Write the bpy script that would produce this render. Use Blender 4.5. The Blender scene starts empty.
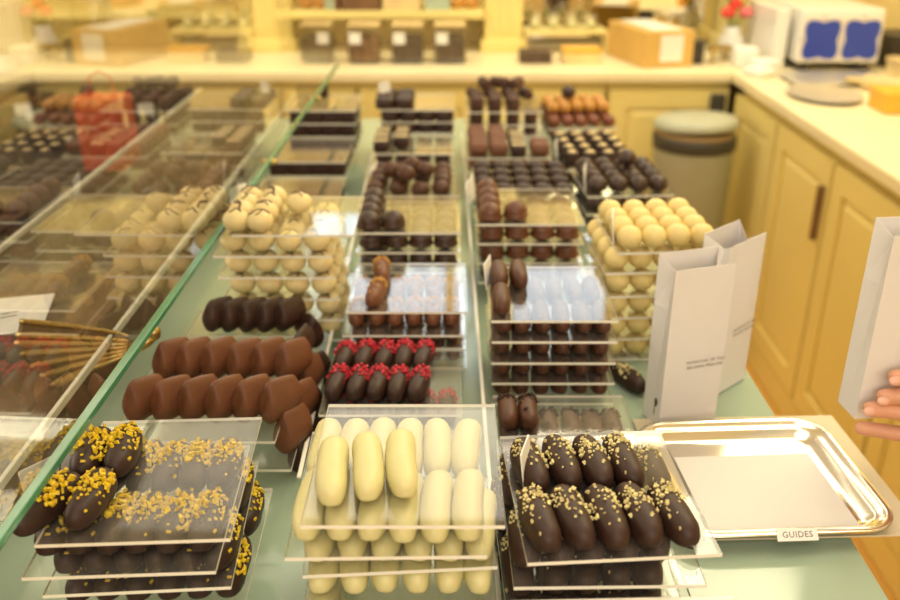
import bpy, bmesh, math, random
from mathutils import Vector, Matrix, Euler
S = bpy.context.scene
C = S.collection
PI = math.pi
random.seed(7)
rnd = random.Random(11)

# ------------------------------------------------------------------ materials
MATS = {}
def pmat(name, col, rough=0.5, metal=0.0, spec=0.5, bump=0.0, bscale=60, var=0.0, vscale=8, coat=0.0, sss=0.0):
    m = bpy.data.materials.new(name); m.use_nodes = True
    if 'choc' in name: spec = .4; rough += .04
    nt = m.node_tree; b = nt.nodes['Principled BSDF']
    b.inputs['Base Color'].default_value = (*col, 1)
    b.inputs['Roughness'].default_value = rough
    b.inputs['Metallic'].default_value = metal
    b.inputs['Specular IOR Level'].default_value = spec
    b.inputs['Coat Weight'].default_value = coat
    b.inputs['Coat Roughness'].default_value = 0.15
    if sss:
        b.inputs['Subsurface Weight'].default_value = sss
        b.inputs['Subsurface Scale'].default_value = 0.003
    if var or bump:
        tc = nt.nodes.new('ShaderNodeTexCoord')
    if var:
        n = nt.nodes.new('ShaderNodeTexNoise'); n.inputs['Scale'].default_value = vscale
        n.inputs['Detail'].default_value = 4
        r = nt.nodes.new('ShaderNodeValToRGB')
        r.color_ramp.elements[0].position = .3; r.color_ramp.elements[1].position = .7
        r.color_ramp.elements[0].color = (*[c*(1-var) for c in col], 1)
        r.color_ramp.elements[1].color = (*[min(1, c*(1+var)) for c in col], 1)
        nt.links.new(tc.outputs['Object'], n.inputs['Vector'])
        nt.links.new(n.outputs['Fac'], r.inputs['Fac'])
        nt.links.new(r.outputs['Color'], b.inputs['Base Color'])
    if bump:
        n2 = nt.nodes.new('ShaderNodeTexNoise'); n2.inputs['Scale'].default_value = bscale
        n2.inputs['Detail'].default_value = 5
        bp = nt.nodes.new('ShaderNodeBump'); bp.inputs['Strength'].default_value = bump
        bp.inputs['Distance'].default_value = 0.002
        nt.links.new(tc.outputs['Object'], n2.inputs['Vector'])
        nt.links.new(n2.outputs['Fac'], bp.inputs['Height'])
        nt.links.new(bp.outputs['Normal'], b.inputs['Normal'])
    MATS[name] = m
    return m

def glassmat(name, f0=0.04, gain=1.0, tint=(1, 1, 1), haze=0.0, hazecol=(.9, .9, .88), rough=0.02):
    """thin clear sheet: transparent + Schlick reflection + a little haze"""
    m = bpy.data.materials.new(name); m.use_nodes = True
    nt = m.node_tree; nt.nodes.clear()
    N = nt.nodes.new; L = nt.links.new
    out = N('ShaderNodeOutputMaterial'); g = N('ShaderNodeNewGeometry')
    dot = N('ShaderNodeVectorMath'); dot.operation = 'DOT_PRODUCT'
    L(g.outputs['Incoming'], dot.inputs[0]); L(g.outputs['Normal'], dot.inputs[1])
    ab = N('ShaderNodeMath'); ab.operation = 'ABSOLUTE'; L(dot.outputs['Value'], ab.inputs[0])
    om = N('ShaderNodeMath'); om.operation = 'SUBTRACT'; om.inputs[0].default_value = 1; L(ab.outputs[0], om.inputs[1])
    pw = N('ShaderNodeMath'); pw.operation = 'POWER'; pw.inputs[1].default_value = 5; L(om.outputs[0], pw.inputs[0])
    ma = N('ShaderNodeMath'); ma.operation = 'MULTIPLY_ADD'
    ma.inputs[1].default_value = (1-f0)*gain; ma.inputs[2].default_value = f0*gain; ma.use_clamp = True
    L(pw.outputs[0], ma.inputs[0])
    tr = N('ShaderNodeBsdfTransparent'); tr.inputs['Color'].default_value = (*tint, 1)
    gl = N('ShaderNodeBsdfGlossy'); gl.inputs['Roughness'].default_value = rough
    gl.inputs['Color'].default_value = (1, 1, 1, 1)
    base = tr
    if haze:
        df = N('ShaderNodeBsdfDiffuse'); df.inputs['Color'].default_value = (*hazecol, 1)
        mh = N('ShaderNodeMixShader'); mh.inputs[0].default_value = haze
        L(tr.outputs[0], mh.inputs[1]); L(df.outputs[0], mh.inputs[2]); base = mh
    mx = N('ShaderNodeMixShader'); L(ma.outputs[0], mx.inputs[0])
    L(base.outputs[0], mx.inputs[1]); L(gl.outputs[0], mx.inputs[2]); L(mx.outputs[0], out.inputs['Surface'])
    MATS[name] = m
    return m

pmat('dark_choc', (.038, .0150, .0095), .46, bump=.12, bscale=90, var=.25, vscale=40)
pmat('dark_choc2', (.032, .0135, .0095), .46, bump=.12, bscale=90, var=.25, vscale=40)
pmat('brown_choc', (.085, .030, .014), .40, bump=.1, bscale=80, var=.2, vscale=40)
pmat('milk_choc', (.165, .060, .026), .42, bump=.08, bscale=70, var=.15, vscale=40)
pmat('milk_truffle', (.135, .046, .019), .42, bump=.3, bscale=140, var=.25, vscale=60)
pmat('dark_truffle', (.050, .022, .014), .42, bump=.3, bscale=140, var=.25, vscale=60)
pmat('log_choc', (.085, .036, .022), .6, bump=.5, bscale=200, var=.35, vscale=60)
pmat('ivory_choc', (.72, .66, .33), .36, bump=.06, bscale=60, var=.06, vscale=30, sss=.15)
pmat('ball_choc', (.82, .67, .33), .42, bump=.08, bscale=80, var=.05, vscale=30, sss=.12)
pmat('yellow_ball', (.84, .66, .27), .48, bump=.25, bscale=160, var=.06, vscale=60, sss=.12)
pmat('drizzle', (.09, .03, .015), .5)
pmat('cream_drizzle', (.80, .62, .30), .45)
pmat('yellow_bits', (.90, .52, .015), .5, var=.45, vscale=300)
pmat('nut_bits', (.86, .62, .28), .55, var=.45, vscale=300)
pmat('nut_crust', (.50, .26, .06), .55, var=.4, vscale=250)
pmat('red_bits', (.52, .016, .035), .45, var=.5, vscale=300)
pmat('orange_cluster', (.55, .26, .05), .5, bump=.5, bscale=120, var=.35, vscale=90)
pmat('rust_cluster', (.20, .055, .022), .45, bump=.5, bscale=120, var=.4, vscale=90)
glassmat('acrylic', .04, 1.05, (.985, .985, .975), .028, (.9, .87, .78), .03)
glassmat('case_glass', .30, 1.1, (.93, .95, .92), .0, (.8, .85, .75), .012)
glassmat('clear_glass', .05, 1.0, (.97, .98, .96), .02)
pmat('acrylic_edge', (.90, .86, .74), .3)
pmat('green_edge', (.06, .24, .13), .18, spec=.7, var=.3, vscale=6)
pmat('glass_top', (.36, .46, .34), .12, spec=.5, var=.05, vscale=3)
pmat('cream_paint', (.86, .71, .27), .42, var=.04, vscale=2)
pmat('cream_wall', (.82, .66, .30), .6, var=.04, vscale=1.5)
pmat('worktop', (.88, .77, .50), .35, var=.04, vscale=4)
pmat('ceiling_paint', (.86, .82, .70), .8)
pmat('wood_rail', (.40, .27, .12), .45, var=.2, vscale=6)
pmat('case_dark2', (.035, .025, .018), .6)
pmat('case_dark', (.045, .03, .02), .5)
pmat('paper_white', (.80, .76, .72), .75, bump=.05, bscale=40)
pmat('liner_paper', (.76, .73, .69), .75, bump=.05, bscale=40)
pmat('bag_paper', (.80, .755, .72), .72, bump=.08, bscale=30)
pmat('card_white', (.86, .84, .80), .6)
pmat('board_beige', (.72, .62, .42), .7)
pmat('ink', (.16, .12, .10), .7)
pmat('emblem_ink', (.10, .08, .04), .6)
pmat('silver', (.88, .84, .74), .17, metal=1.0)
pmat('satin_silver', (.85, .83, .76), .45, metal=1.0)
pmat('brass_dark', (.16, .10, .035), .45, metal=.8)
pmat('gold', (.55, .39, .13), .32, metal=1.0, bump=.1, bscale=60)
pmat('bin_grey', (.40, .41, .31), .45, var=.05)
pmat('bin_dark', (.05, .045, .035), .45)
pmat('black_plastic', (.035, .03, .028), .4)
pmat('carton', (.66, .42, .12), .6, var=.1, vscale=8)
pmat('walnut', (.17, .085, .035), .5, var=.3, vscale=9)
pmat('orange_box', (.80, .42, .04), .45)
pmat('red_paint', (.75, .05, .03), .4)
pmat('pink_paint', (.70, .15, .17), .5)
pmat('leaf_green', (.10, .22, .05), .6)
pmat('porcelain', (.86, .84, .80), .25)
pmat('pale_wood', (.76, .58, .28), .5, var=.15, vscale=10)
pmat('red_carton', (.62, .10, .035), .5, var=.2, vscale=30)
pmat('nut_fill', (.20, .10, .035), .6, bump=.8, bscale=60, var=.6, vscale=50)
pmat('dark_fill', (.085, .05, .028), .6, bump=.8, bscale=60, var=.6, vscale=60)
pmat('skin', (.72, .36, .22), .5, bump=.15, bscale=120, var=.08, vscale=20, sss=.25)
pmat('nail', (.80, .45, .33), .3)
pmat('shirt', (.72, .72, .70), .8, bump=.2, bscale=30)
pmat('apron', (.10, .07, .05), .8)
pmat('hair', (.06, .035, .02), .55, bump=.5, bscale=90)
pmat('mirror', (.80, .74, .58), .03, metal=1.0)
pmat('teal_box', (.18, .36, .30), .5)
pmat('greenish_glass', (.45, .55, .42), .2)

def wood_floor():
    m = bpy.data.materials.new('floor_wood'); m.use_nodes = True
    nt = m.node_tree; b = nt.nodes['Principled BSDF']; N = nt.nodes.new
    tc = N('ShaderNodeTexCoord'); mp = N('ShaderNodeMapping'); mp.inputs['Rotation'].default_value = (0, 0, PI/2)
    br = N('ShaderNodeTexBrick'); br.inputs['Scale'].default_value = 4
    br.inputs['Color1'].default_value = (.52, .27, .055, 1); br.inputs['Color2'].default_value = (.62, .34, .08, 1)
    br.inputs['Mortar'].default_value = (.25, .11, .03, 1); br.inputs['Mortar Size'].default_value = .008
    br.inputs['Brick Width'].default_value = 3.2; br.inputs['Row Height'].default_value = .4
    nt.links.new(tc.outputs['Object'], mp.inputs['Vector']); nt.links.new(mp.outputs['Vector'], br.inputs['Vector'])
    nt.links.new(br.outputs['Color'], b.inputs['Base Color']); b.inputs['Roughness'].default_value = .32
    MATS['floor_wood'] = m
wood_floor()

def tile_pattern():
    m = bpy.data.materials.new('blue_tile'); m.use_nodes = True
    nt = m.node_tree; b = nt.nodes['Principled BSDF']; N = nt.nodes.new
    L = nt.links.new
    tc = N('ShaderNodeTexCoord'); sp = N('ShaderNodeSeparateXYZ'); L(tc.outputs['Object'], sp.inputs[0])
    def mth(op, a, v=None, c=None):
        n = N('ShaderNodeMath'); n.operation = op
        if hasattr(a, 'links'): L(a, n.inputs[0])
        else: n.inputs[0].default_value = a
        if v is not None:
            if hasattr(v, 'links'): L(v, n.inputs[1])
            else: n.inputs[1].default_value = v
        if c is not None: n.inputs[2].default_value = c
        return n.outputs[0]
    P_ = .142
    fx = mth('ABSOLUTE', mth('SUBTRACT', mth('FRACT', mth('MULTIPLY_ADD', sp.outputs[0], 1/P_, 1.0)), .5))
    fz = mth('ABSOLUTE', mth('SUBTRACT', mth('FRACT', mth('MULTIPLY_ADD', sp.outputs[2], 1/.152, 1.77)), .5))
    rr = mth('SQRT', mth('ADD', mth('MULTIPLY', fx, fx), mth('MULTIPLY', fz, fz)))
    lob = mth('MULTIPLY_ADD', mth('MULTIPLY', fx, fz), 1.1, 0.0)
    d = mth('SUBTRACT', rr, lob)
    r = N('ShaderNodeValToRGB'); r.color_ramp.interpolation = 'CONSTANT'
    r.color_ramp.elements[0].color = (.03, .07, .50, 1); r.color_ramp.elements[1].color = (.80, .74, .68, 1)
    r.color_ramp.elements[1].position = .39
    e = r.color_ramp.elements.new(.47); e.color = (.07, .06, .30, 1)
    L(d, r.inputs['Fac'])
    nt.links.new(r.outputs['Color'], b.inputs['Base Color']); b.inputs['Roughness'].default_value = .3
    MATS['blue_tile'] = m
tile_pattern()

def emis(name, col, st):
    m = bpy.data.materials.new(name); m.use_nodes = True
    nt = m.node_tree; nt.nodes.clear()
    o = nt.nodes.new('ShaderNodeOutputMaterial'); e = nt.nodes.new('ShaderNodeEmission')
    e.inputs['Color'].default_value = (*col, 1); e.inputs['Strength'].default_value = st
    nt.links.new(e.outputs[0], o.inputs['Surface']); MATS[name] = m

# ------------------------------------------------------------------ mesh helpers
def mk(name, verts, faces, mats, smooth=False, fm=None):
    me = bpy.data.meshes.new(name); me.from_pydata([tuple(v) for v in verts], [], faces)
    for m in ([mats] if isinstance(mats, str) else mats): me.materials.append(MATS[m])
    if fm: me.polygons.foreach_set('material_index', fm)
    if smooth: me.polygons.foreach_set('use_smooth', [True]*len(me.polygons))
    me.update(); return me

def frombm(name, bm, mats, smooth=False):
    bmesh.ops.recalc_face_normals(bm, faces=bm.faces)
    me = bpy.data.meshes.new(name); bm.to_mesh(me); bm.free()
    for m in ([mats] if isinstance(mats, str) else mats): me.materials.append(MATS[m])
    if smooth: me.polygons.foreach_set('use_smooth', [True]*len(me.polygons))
    return me

def link(name, me, parent=None, loc=(0, 0, 0), rot=(0, 0, 0)):
    o = bpy.data.objects.new(name, me); C.objects.link(o)
    o.location = loc; o.rotation_euler = rot
    if parent: o.parent = parent
    return o

def tag(o, label, cat, group=None):
    o['label'] = label; o['category'] = cat
    if group: o['group'] = group
    return o

def empty(name, loc, rotz=0, label=None, cat=None, group=None):
    o = link(name, None, None, loc, (0, 0, rotz)); o.empty_display_size = .02
    if label: tag(o, label, cat, group)
    return o

def abox(bm, x0, x1, y0, y1, z0, z1, bev=0, seg=2, mi=0, M=None):
    vs = [bm.verts.new((x, y, z)) for z in (z0, z1) for y in (y0, y1) for x in (x0, x1)]
    fs = [bm.faces.new([vs[i] for i in q]) for q in ((0, 2, 3, 1), (4, 5, 7, 6), (0, 1, 5, 4), (2, 6, 7, 3), (0, 4, 6, 2), (1, 3, 7, 5))]
    for f in fs: f.material_index = mi
    geo = vs
    if bev:
        r = bmesh.ops.bevel(bm, geom=list({e for f in fs for e in f.edges}), offset=bev, segments=seg, affect='EDGES', profile=.5)
        geo = list({v for f in r['faces'] for v in f.verts} | {v for v in vs if v.is_valid})
        for f in r['faces']: f.material_index = mi
    if M: bmesh.ops.transform(bm, matrix=M, verts=geo)

def boxme(name, x0, x1, y0, y1, z0, z1, mat, bev=0, seg=2, smooth=False):
    bm = bmesh.new(); abox(bm, x0, x1, y0, y1, z0, z1, bev, seg); return frombm(name, bm, mat, smooth)

def structure(name, me, **k):
    o = link(name, me, **k); o['kind'] = 'structure'; return o

def lathe(name, prof, mat, n=32, smooth=True, noise=0, seed=0):
    r = random.Random(seed); vs = []; fs = []
    for (rad, z) in prof:
        for i in range(n):
            a = 2*PI*i/n; k = 1+noise*(r.random()-.5)
            vs.append((rad*k*math.cos(a), rad*k*math.sin(a), z*(1+noise*.5*(r.random()-.5))))
    m = len(prof)
    for j in range(m-1):
        for i in range(n):
            fs.append((j*n+i, j*n+(i+1) % n, (j+1)*n+(i+1) % n, (j+1)*n+i))
    fs.append(tuple(range(n-1, -1, -1))); fs.append(tuple((m-1)*n+i for i in range(n)))
    return mk(name, vs, fs, mat, smooth)

def tubeme(name, pts, rad, mat, n=10, closed=False):
    vs = []; fs = []; P = [Vector(p) for p in pts]
    for i, p in enumerate(P):
        t = (P[min(i+1, len(P)-1)]-P[max(i-1, 0)]).normalized()
        u = t.cross(Vector((0, 0, 1)));
        if u.length < 1e-3: u = t.cross(Vector((0, 1, 0)))
        u.normalize(); w = u.cross(t); rr = rad[i] if isinstance(rad, (list, tuple)) else rad
        for k in range(n):
            a = 2*PI*k/n; vs.append(p+u*rr*math.cos(a)+w*rr*math.sin(a))
    for i in range(len(P)-1):
        for k in range(n):
            fs.append((i*n+k, i*n+(k+1) % n, (i+1)*n+(k+1) % n, (i+1)*n+k))
    fs.append(tuple(range(n-1, -1, -1))); fs.append(tuple((len(P)-1)*n+k for k in range(n)))
    return mk(name, vs, fs, mat, True)

def textme(name, body, size, mat, spacing=1.0, line=1.0):
    cu = bpy.data.curves.new(name, 'FONT'); cu.body = body; cu.size = size
    cu.align_x = 'CENTER'; cu.align_y = 'CENTER'; cu.space_character = spacing; cu.space_line = line
    cu.resolution_u = 2
    o = bpy.data.objects.new(name+'_tmp', cu); C.objects.link(o)
    dg = bpy.context.evaluated_depsgraph_get(); dg.update()
    me = bpy.data.meshes.new_from_object(o.evaluated_get(dg))
    bpy.data.objects.remove(o); me.materials.clear(); me.materials.append(MATS[mat]); me.name = name
    return me

# ------------------------------------------------------------------ chocolates
def finger_surf(t, a, L, W, H, pf=2.6, pb=3.6):
    p = pf if t < 0 else pb
    k = max(0., 1-abs(t)**p)**(1/p)
    kh = max(0., 1-abs(t)**(p+.6))**(1/(p+.6))
    c, s = math.cos(a), math.sin(a)
    x = W/2*k*math.copysign(abs(c)**.85, c)
    z = H*.40 + (H*.60*kh*math.copysign(abs(s)**.9, s) if s >= 0 else H*.40*kh*math.copysign(abs(s)**.45, s))
    return Vector((x, t*L/2, z))

def finger_me(name, mat, L, W, H, pf=2.6, pb=3.6, seed=0, wob=.03):
    n, m = 15, 18; r = random.Random(seed); vs = []; fs = []
    bend = r.uniform(-.06, .06); ws = [1+r.uniform(-wob, wob) for _ in range(n)]
    for i in range(n):
        t = -math.cos(PI*(i+.35)/(n-.3))
        for k in range(m):
            v = finger_surf(t, 2*PI*k/m, L, W, H, pf, pb)
            v.x = v.x*ws[i]+bend*L*(t*t-.5)*.5; vs.append(v)
    for i in range(n-1):
        for k in range(m):
            fs.append((i*m+k, i*m+(k+1) % m, (i+1)*m+(k+1) % m, (i+1)*m+k))
    fs.append(tuple(range(m-1, -1, -1))); fs.append(tuple((n-1)*m+k for k in range(m)))
    return mk(name, vs, fs, mat, True)

CR = [(-1, -1, -1), (1, -1, -1), (1, 1, -1), (-1, 1, -1), (-1, -1, 1), (1, -1, 1), (1, 1, 1), (-1, 1, 1)]
CF = [(0, 3, 2, 1), (4, 5, 6, 7), (0, 1, 5, 4), (1, 2, 6, 5), (2, 3, 7, 6), (3, 0, 4, 7)]
def bits_me(name, mat, L, W, H, n, t0, t1, size, seed, spread=1.25, stray=.15, tmode=None):
    r = random.Random(seed); vs = []; fs = []
    for i in range(n):
        t = r.triangular(t0, t1, tmode if tmode is not None else (t0+t1)/2)
        if r.random() < stray: t = r.uniform(-.8, .9)
        a = PI/2 + r.uniform(-spread, spread)
        p = finger_surf(t, a, L, W, H) ; s = size*r.uniform(.5, 1.25)
        R = Euler((r.uniform(0, 6), r.uniform(0, 6), r.uniform(0, 6))).to_matrix()
        dim = (s*r.uniform(.6, 1.3), s*r.uniform(.6, 1.1), s*r.uniform(.35, .7))
        o = len(vs)
        for c in CR:
            v = R @ Vector([c[q]*dim[q]*.5*r.uniform(.7, 1.1) for q in range(3)])
            vs.append(p+v+Vector((0, 0, s*.15)))
        fs += [tuple(o+q for q in f) for f in CF]
    me = mk(name, vs, fs, mat)
    return me

def ball_me(name, mat, r, squash=.9, knob=0, seed=0, nx=20, ny=12, base=False):
    rr = random.Random(seed); vs = []; fs = []
    ph = [rr.uniform(0, 6) for _ in range(6)]
    for j in range(ny+1):
        th = PI*j/ny
        for i in range(nx):
            a = 2*PI*i/nx
            k = 1+knob*(math.sin(3*a+ph[0]+2*th)*math.sin(4*th+ph[1])+.7*math.sin(5*a+ph[2])*math.sin(6*th+ph[3]))
            x = r*k*math.sin(th)*math.cos(a); y = r*k*math.sin(th)*math.sin(a); z = r*squash*k*math.cos(th)
            z = max(z, -r*squash*.86)
            if base and z < -r*squash*.45: x *= 1.12/max(.75, math.sin(th)); y *= 1.12/max(.75, math.sin(th))
            vs.append((x, y, z+r*squash*.86))
    for j in range(ny):
        for i in range(nx):
            fs.append((j*nx+i, (j+1)*nx+i, (j+1)*nx+(i+1) % nx, j*nx+(i+1) % nx))
    me = mk(name, vs, fs, mat, True); return me

def drizzle_me(name, mat, r, squash, seed, w=.0012, lines=2):
    rr = random.Random(seed); bmv = []; fs = []
    for q in range(lines):
        a0 = rr.uniform(0, PI); off = rr.uniform(-.35, .35)*r; ln = rr.uniform(.35, .8)
        pts = []
        for i in range(9):
            s = -ln+2*ln*i/8
            x, y = s*r, off+.12*r*math.sin(5*s+q)
            zz = r*r-x*x-y*y
            z = squash*math.sqrt(max(zz, 0))+r*squash*.86
            pts.append(Vector((x*math.cos(a0)-y*math.sin(a0), x*math.sin(a0)+y*math.cos(a0), z)))
        me = tubeme('t', pts, w*rr.uniform(.7, 1.2), mat, 5)
        o = len(bmv); bmv += [v.co.copy() for v in me.vertices]; fs += [tuple(o+i for i in p.vertices) for p in me.polygons]
        bpy.data.meshes.remove(me)
    return mk(name, bmv, fs, mat, True)

def gianduja_me(name, mat, W, H, L, seed=0):
    """ingot with a teardrop cross-section, ridge on top, bulging front end"""
    r = random.Random(seed); n, m = 10, 22; vs = []; fs = []
    for i in range(n):
        u = i/(n-1); t = u
        k = [.30, .64, .86, .96, 1, .985, .94, .86, .76, .55][i]; y = [-.035, -.022, .0, .05, .13, .30, .52, .74, .92, 1.0][i]*L
        for q in range(m):
            a = 2*PI*q/m - PI/2
            c, s = math.cos(a), math.sin(a)
            if s >= 0: x = c*(1-.22*s-.30*s*s) if s < .98 else 0; z = s
            else: x = c; z = s*.62
            zz = .40*H+(.60*H*z if z >= 0 else .64*H*z)
            cz = .40*H; lean = 0.10*H*(u)
            vs.append((x*W/2*k, y + (.10*L*max(z, 0) if i < 5 else 0), cz+(zz-cz)*k - (.0 if i else 0)))
    for i in range(n-1):
        for q in range(m):
            fs.append((i*m+q, i*m+(q+1) % m, (i+1)*m+(q+1) % m, (i+1)*m+q))
    fs.append(tuple(range(m-1, -1, -1))); fs.append(tuple((n-1)*m+q for q in range(m)))
    return mk(name, vs, fs, mat, True)

def rbox_me(name, mat, w, d, h, bev): return boxme(name, -w/2, w/2, -d/2, d/2, 0, h, mat, bev, 3, True)

FL, FW, FH = .062, .0225, .0215
def variants(f, k=3): return [f(s) for s in range(k)]
K = {}   # kind -> (object name, category, [(body, [(part, mesh, stuff)])])
def kind(key, name, cat, vs): K[key] = (name, cat, vs)
kind('yellow', 'chocolate_finger', 'chocolate', [(finger_me('finger', 'dark_choc2', FL, FW+.002, FH+.001, seed=s), [('orange_sprinkles', bits_me('bits', 'yellow_bits', FL, FW+.002, FH+.001, 78, -.5, .93, .0041, s, 1.3, .1, .3), True)]) for s in range(4)])
kind('sesame', 'chocolate_finger', 'chocolate', [(finger_me('finger', 'dark_choc', .064, .0245, .022, 2.6, 3.0, seed=s+5), [('nut_sprinkles', bits_me('bits', 'nut_bits', .064, .0245, .022, 50, -.35, .86, .0028, s+9, 1.15, .14, .25), True)]) for s in range(4)])
kind('ivory', 'chocolate_finger', 'chocolate', [(finger_me('finger', 'ivory_choc', .068, .0235, .0225, 2.6, 8.0, seed=s+20, wob=.02), []) for s in range(4)])
kind('berry', 'chocolate_finger', 'chocolate', [(finger_me('finger', 'dark_choc', .058, .0215, .021, 2.8, 3.2, seed=s+30), [('raspberry_crumbs', bits_me('bits', 'red_bits', .058, .0215, .021, 70, -.1, .92, .0035, s+30, 1.25, .05, .45), True)]) for s in range(3)])
kind('nutmilk', 'chocolate_finger', 'chocolate', [(finger_me('finger', 'milk_choc', .058, .0215, .0215, 2.5, 2.8, seed=s+40), [('nut_crust', bits_me('bits', 'nut_crust', .058, .0215, .0215, 100, .1, .97, .0033, s+40, 1.4, .04, .62), True)]) for s in range(3)])
kind('plainfinger', 'chocolate_finger', 'chocolate', [(finger_me('finger', 'brown_choc', .060, .0215, .0225, 2.6, 3.0, seed=s+50), []) for s in range(3)])
kind('powder', 'chocolate_finger', 'chocolate', [(finger_me('finger', 'brown_choc', .050, .0215, .021, 2.6, 3.0, seed=s+55), [('dark_flakes', bits_me('bits', 'dark_choc', .050, .0215, .021, 50, .3, .98, .003, s+50, 1.2, .02), True)]) for s in range(3)])
kind('tan', 'gianduja_ingot', 'chocolate', [(gianduja_me('ingot', 'milk_choc', .0262, .047, .044, s), []) for s in range(2)])
kind('dk', 'gianduja_ingot', 'chocolate', [(gianduja_me('ingot', 'dark_choc', .0225, .040, .042, s), []) for s in range(2)])
kind('spot', 'white_truffle', 'chocolate', [(ball_me('ball', 'ball_choc', .0164, .86, .008, s), [('chocolate_drizzle', drizzle_me('drizzle', 'drizzle', .0164, .86, s+3), True)]) for s in range(5)])
kind('yball', 'yellow_truffle', 'chocolate', [(ball_me('ball', 'yellow_ball', .0153, .95, .012, s+9), []) for s in range(3)])
kind('dtruf', 'dark_truffle', 'chocolate', [(ball_me('ball', 'dark_truffle', .0162, .80, .022, s+20, base=True), []) for s in range(3)])
kind('mtruf', 'milk_truffle', 'chocolate', [(ball_me('ball', 'milk_truffle', .0165, .80, .03, s+24, base=True), []) for s in range(3)])
kind('mball', 'milk_ball', 'chocolate', [(ball_me('ball', 'brown_choc', .0165, .88, .006, s+28), []) for s in range(2)])
kind('dball', 'dark_ball', 'chocolate', [(ball_me('ball', 'dark_truffle', .0165, .85, .03, s+30), []) for s in range(3)])
def oval(s):
    me = finger_me('oval', 'dark_choc', .036, .031, .018, 2.2, 2.2, seed=s); return me
kind('oval', 'oval_praline', 'chocolate', [(oval(s), [('cream_stripe', drizzle_me('stripe', 'cream_drizzle', .0125, .62, s+3, .0022, 2), True)]) for s in range(3)])
kind('square', 'ridged_praline', 'chocolate', [(finger_me('ridge', 'milk_choc', .036, .0265, .026, 5, 5, seed=3, wob=.01), [])])
kind('stripe', 'striped_praline', 'chocolate', [(rbox_me('square', 'dark_choc', .029, .029, .020, .004), [('cream_stripes', boxme('stripes', -.013, .013, -.004, .005, .0195, .0215, 'cream_drizzle', .001), False)])])
kind('log', 'chocolate_log', 'chocolate', [(finger_me('log', 'log_choc', .046, .023, .023, 6, 6, seed=s), []) for s in range(2)])
kind('cupd', 'chocolate_cup', 'chocolate', [(lathe('cup', [(.0125, 0), (.0135, .002), (.0145, .025), (.0135, .0262), (.011, .0262)], 'dark_choc', 20), [('cream_top', lathe('top', [(.0075, .0260), (.0085, .0280), (.007, .0295), (.003, .0300)], 'cream_drizzle', 16, noise=.05), False)])])
kind('orange', 'nut_cluster', 'chocolate', [(ball_me('cluster', 'orange_cluster', .0135, .9, .09, s+60), []) for s in range(3)])
kind('rust', 'nut_cluster', 'chocolate', [(ball_me('cluster', 'rust_cluster', .0135, .9, .09, s+70), []) for s in range(3)])
kind('disc', 'round_praline', 'chocolate', [(lathe('disc', [(.0195, 0), (.021, .003), (.0205, .017), (.017, .0205), (.012, .021), (.006, .0185)], 'dark_choc', 24), [])])

ORD = ['first', 'second', 'third', 'fourth', 'fifth', 'sixth', 'seventh', 'eighth', 'ninth', 'tenth']
COUNT = {}
def put(key, x, y, z, yaw, label, group, tilt=(0, 0)):
    name, cat, vs = K[key]; i = COUNT.get(key, 0); COUNT[key] = i+1
    me, parts = vs[i % len(vs)]
    o = bpy.data.objects.new(name, me); C.objects.link(o)
    o.location = (x, y, z); o.rotation_euler = (tilt[0], tilt[1], yaw)
    tag(o, label, cat, group)
    for pn, pm, stuff in parts:
        c = bpy.data.objects.new(pn, pm); C.objects.link(c); c.parent = o
        if stuff: c['kind'] = 'stuff'
    return o

SHEETS = {}
def sheet_me(W, D, T=.003):
    k = (round(W, 3), round(D, 3))
    if k not in SHEETS:
        vs = [(0, 0, 0), (W, 0, 0), (W, D, 0), (0, D, 0), (0, 0, T), (W, 0, T), (W, D, T), (0, D, T)]
        fs = [(0, 3, 2, 1), (4, 5, 6, 7), (0, 1, 5, 4), (1, 2, 6, 5), (2, 3, 7, 6), (3, 0, 4, 7)]
        SHEETS[k] = mk('acrylic_sheet', vs, fs, ['acrylic', 'acrylic_edge'], False, [0, 0, 1, 1, 1, 1])
    return SHEETS[k]

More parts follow.
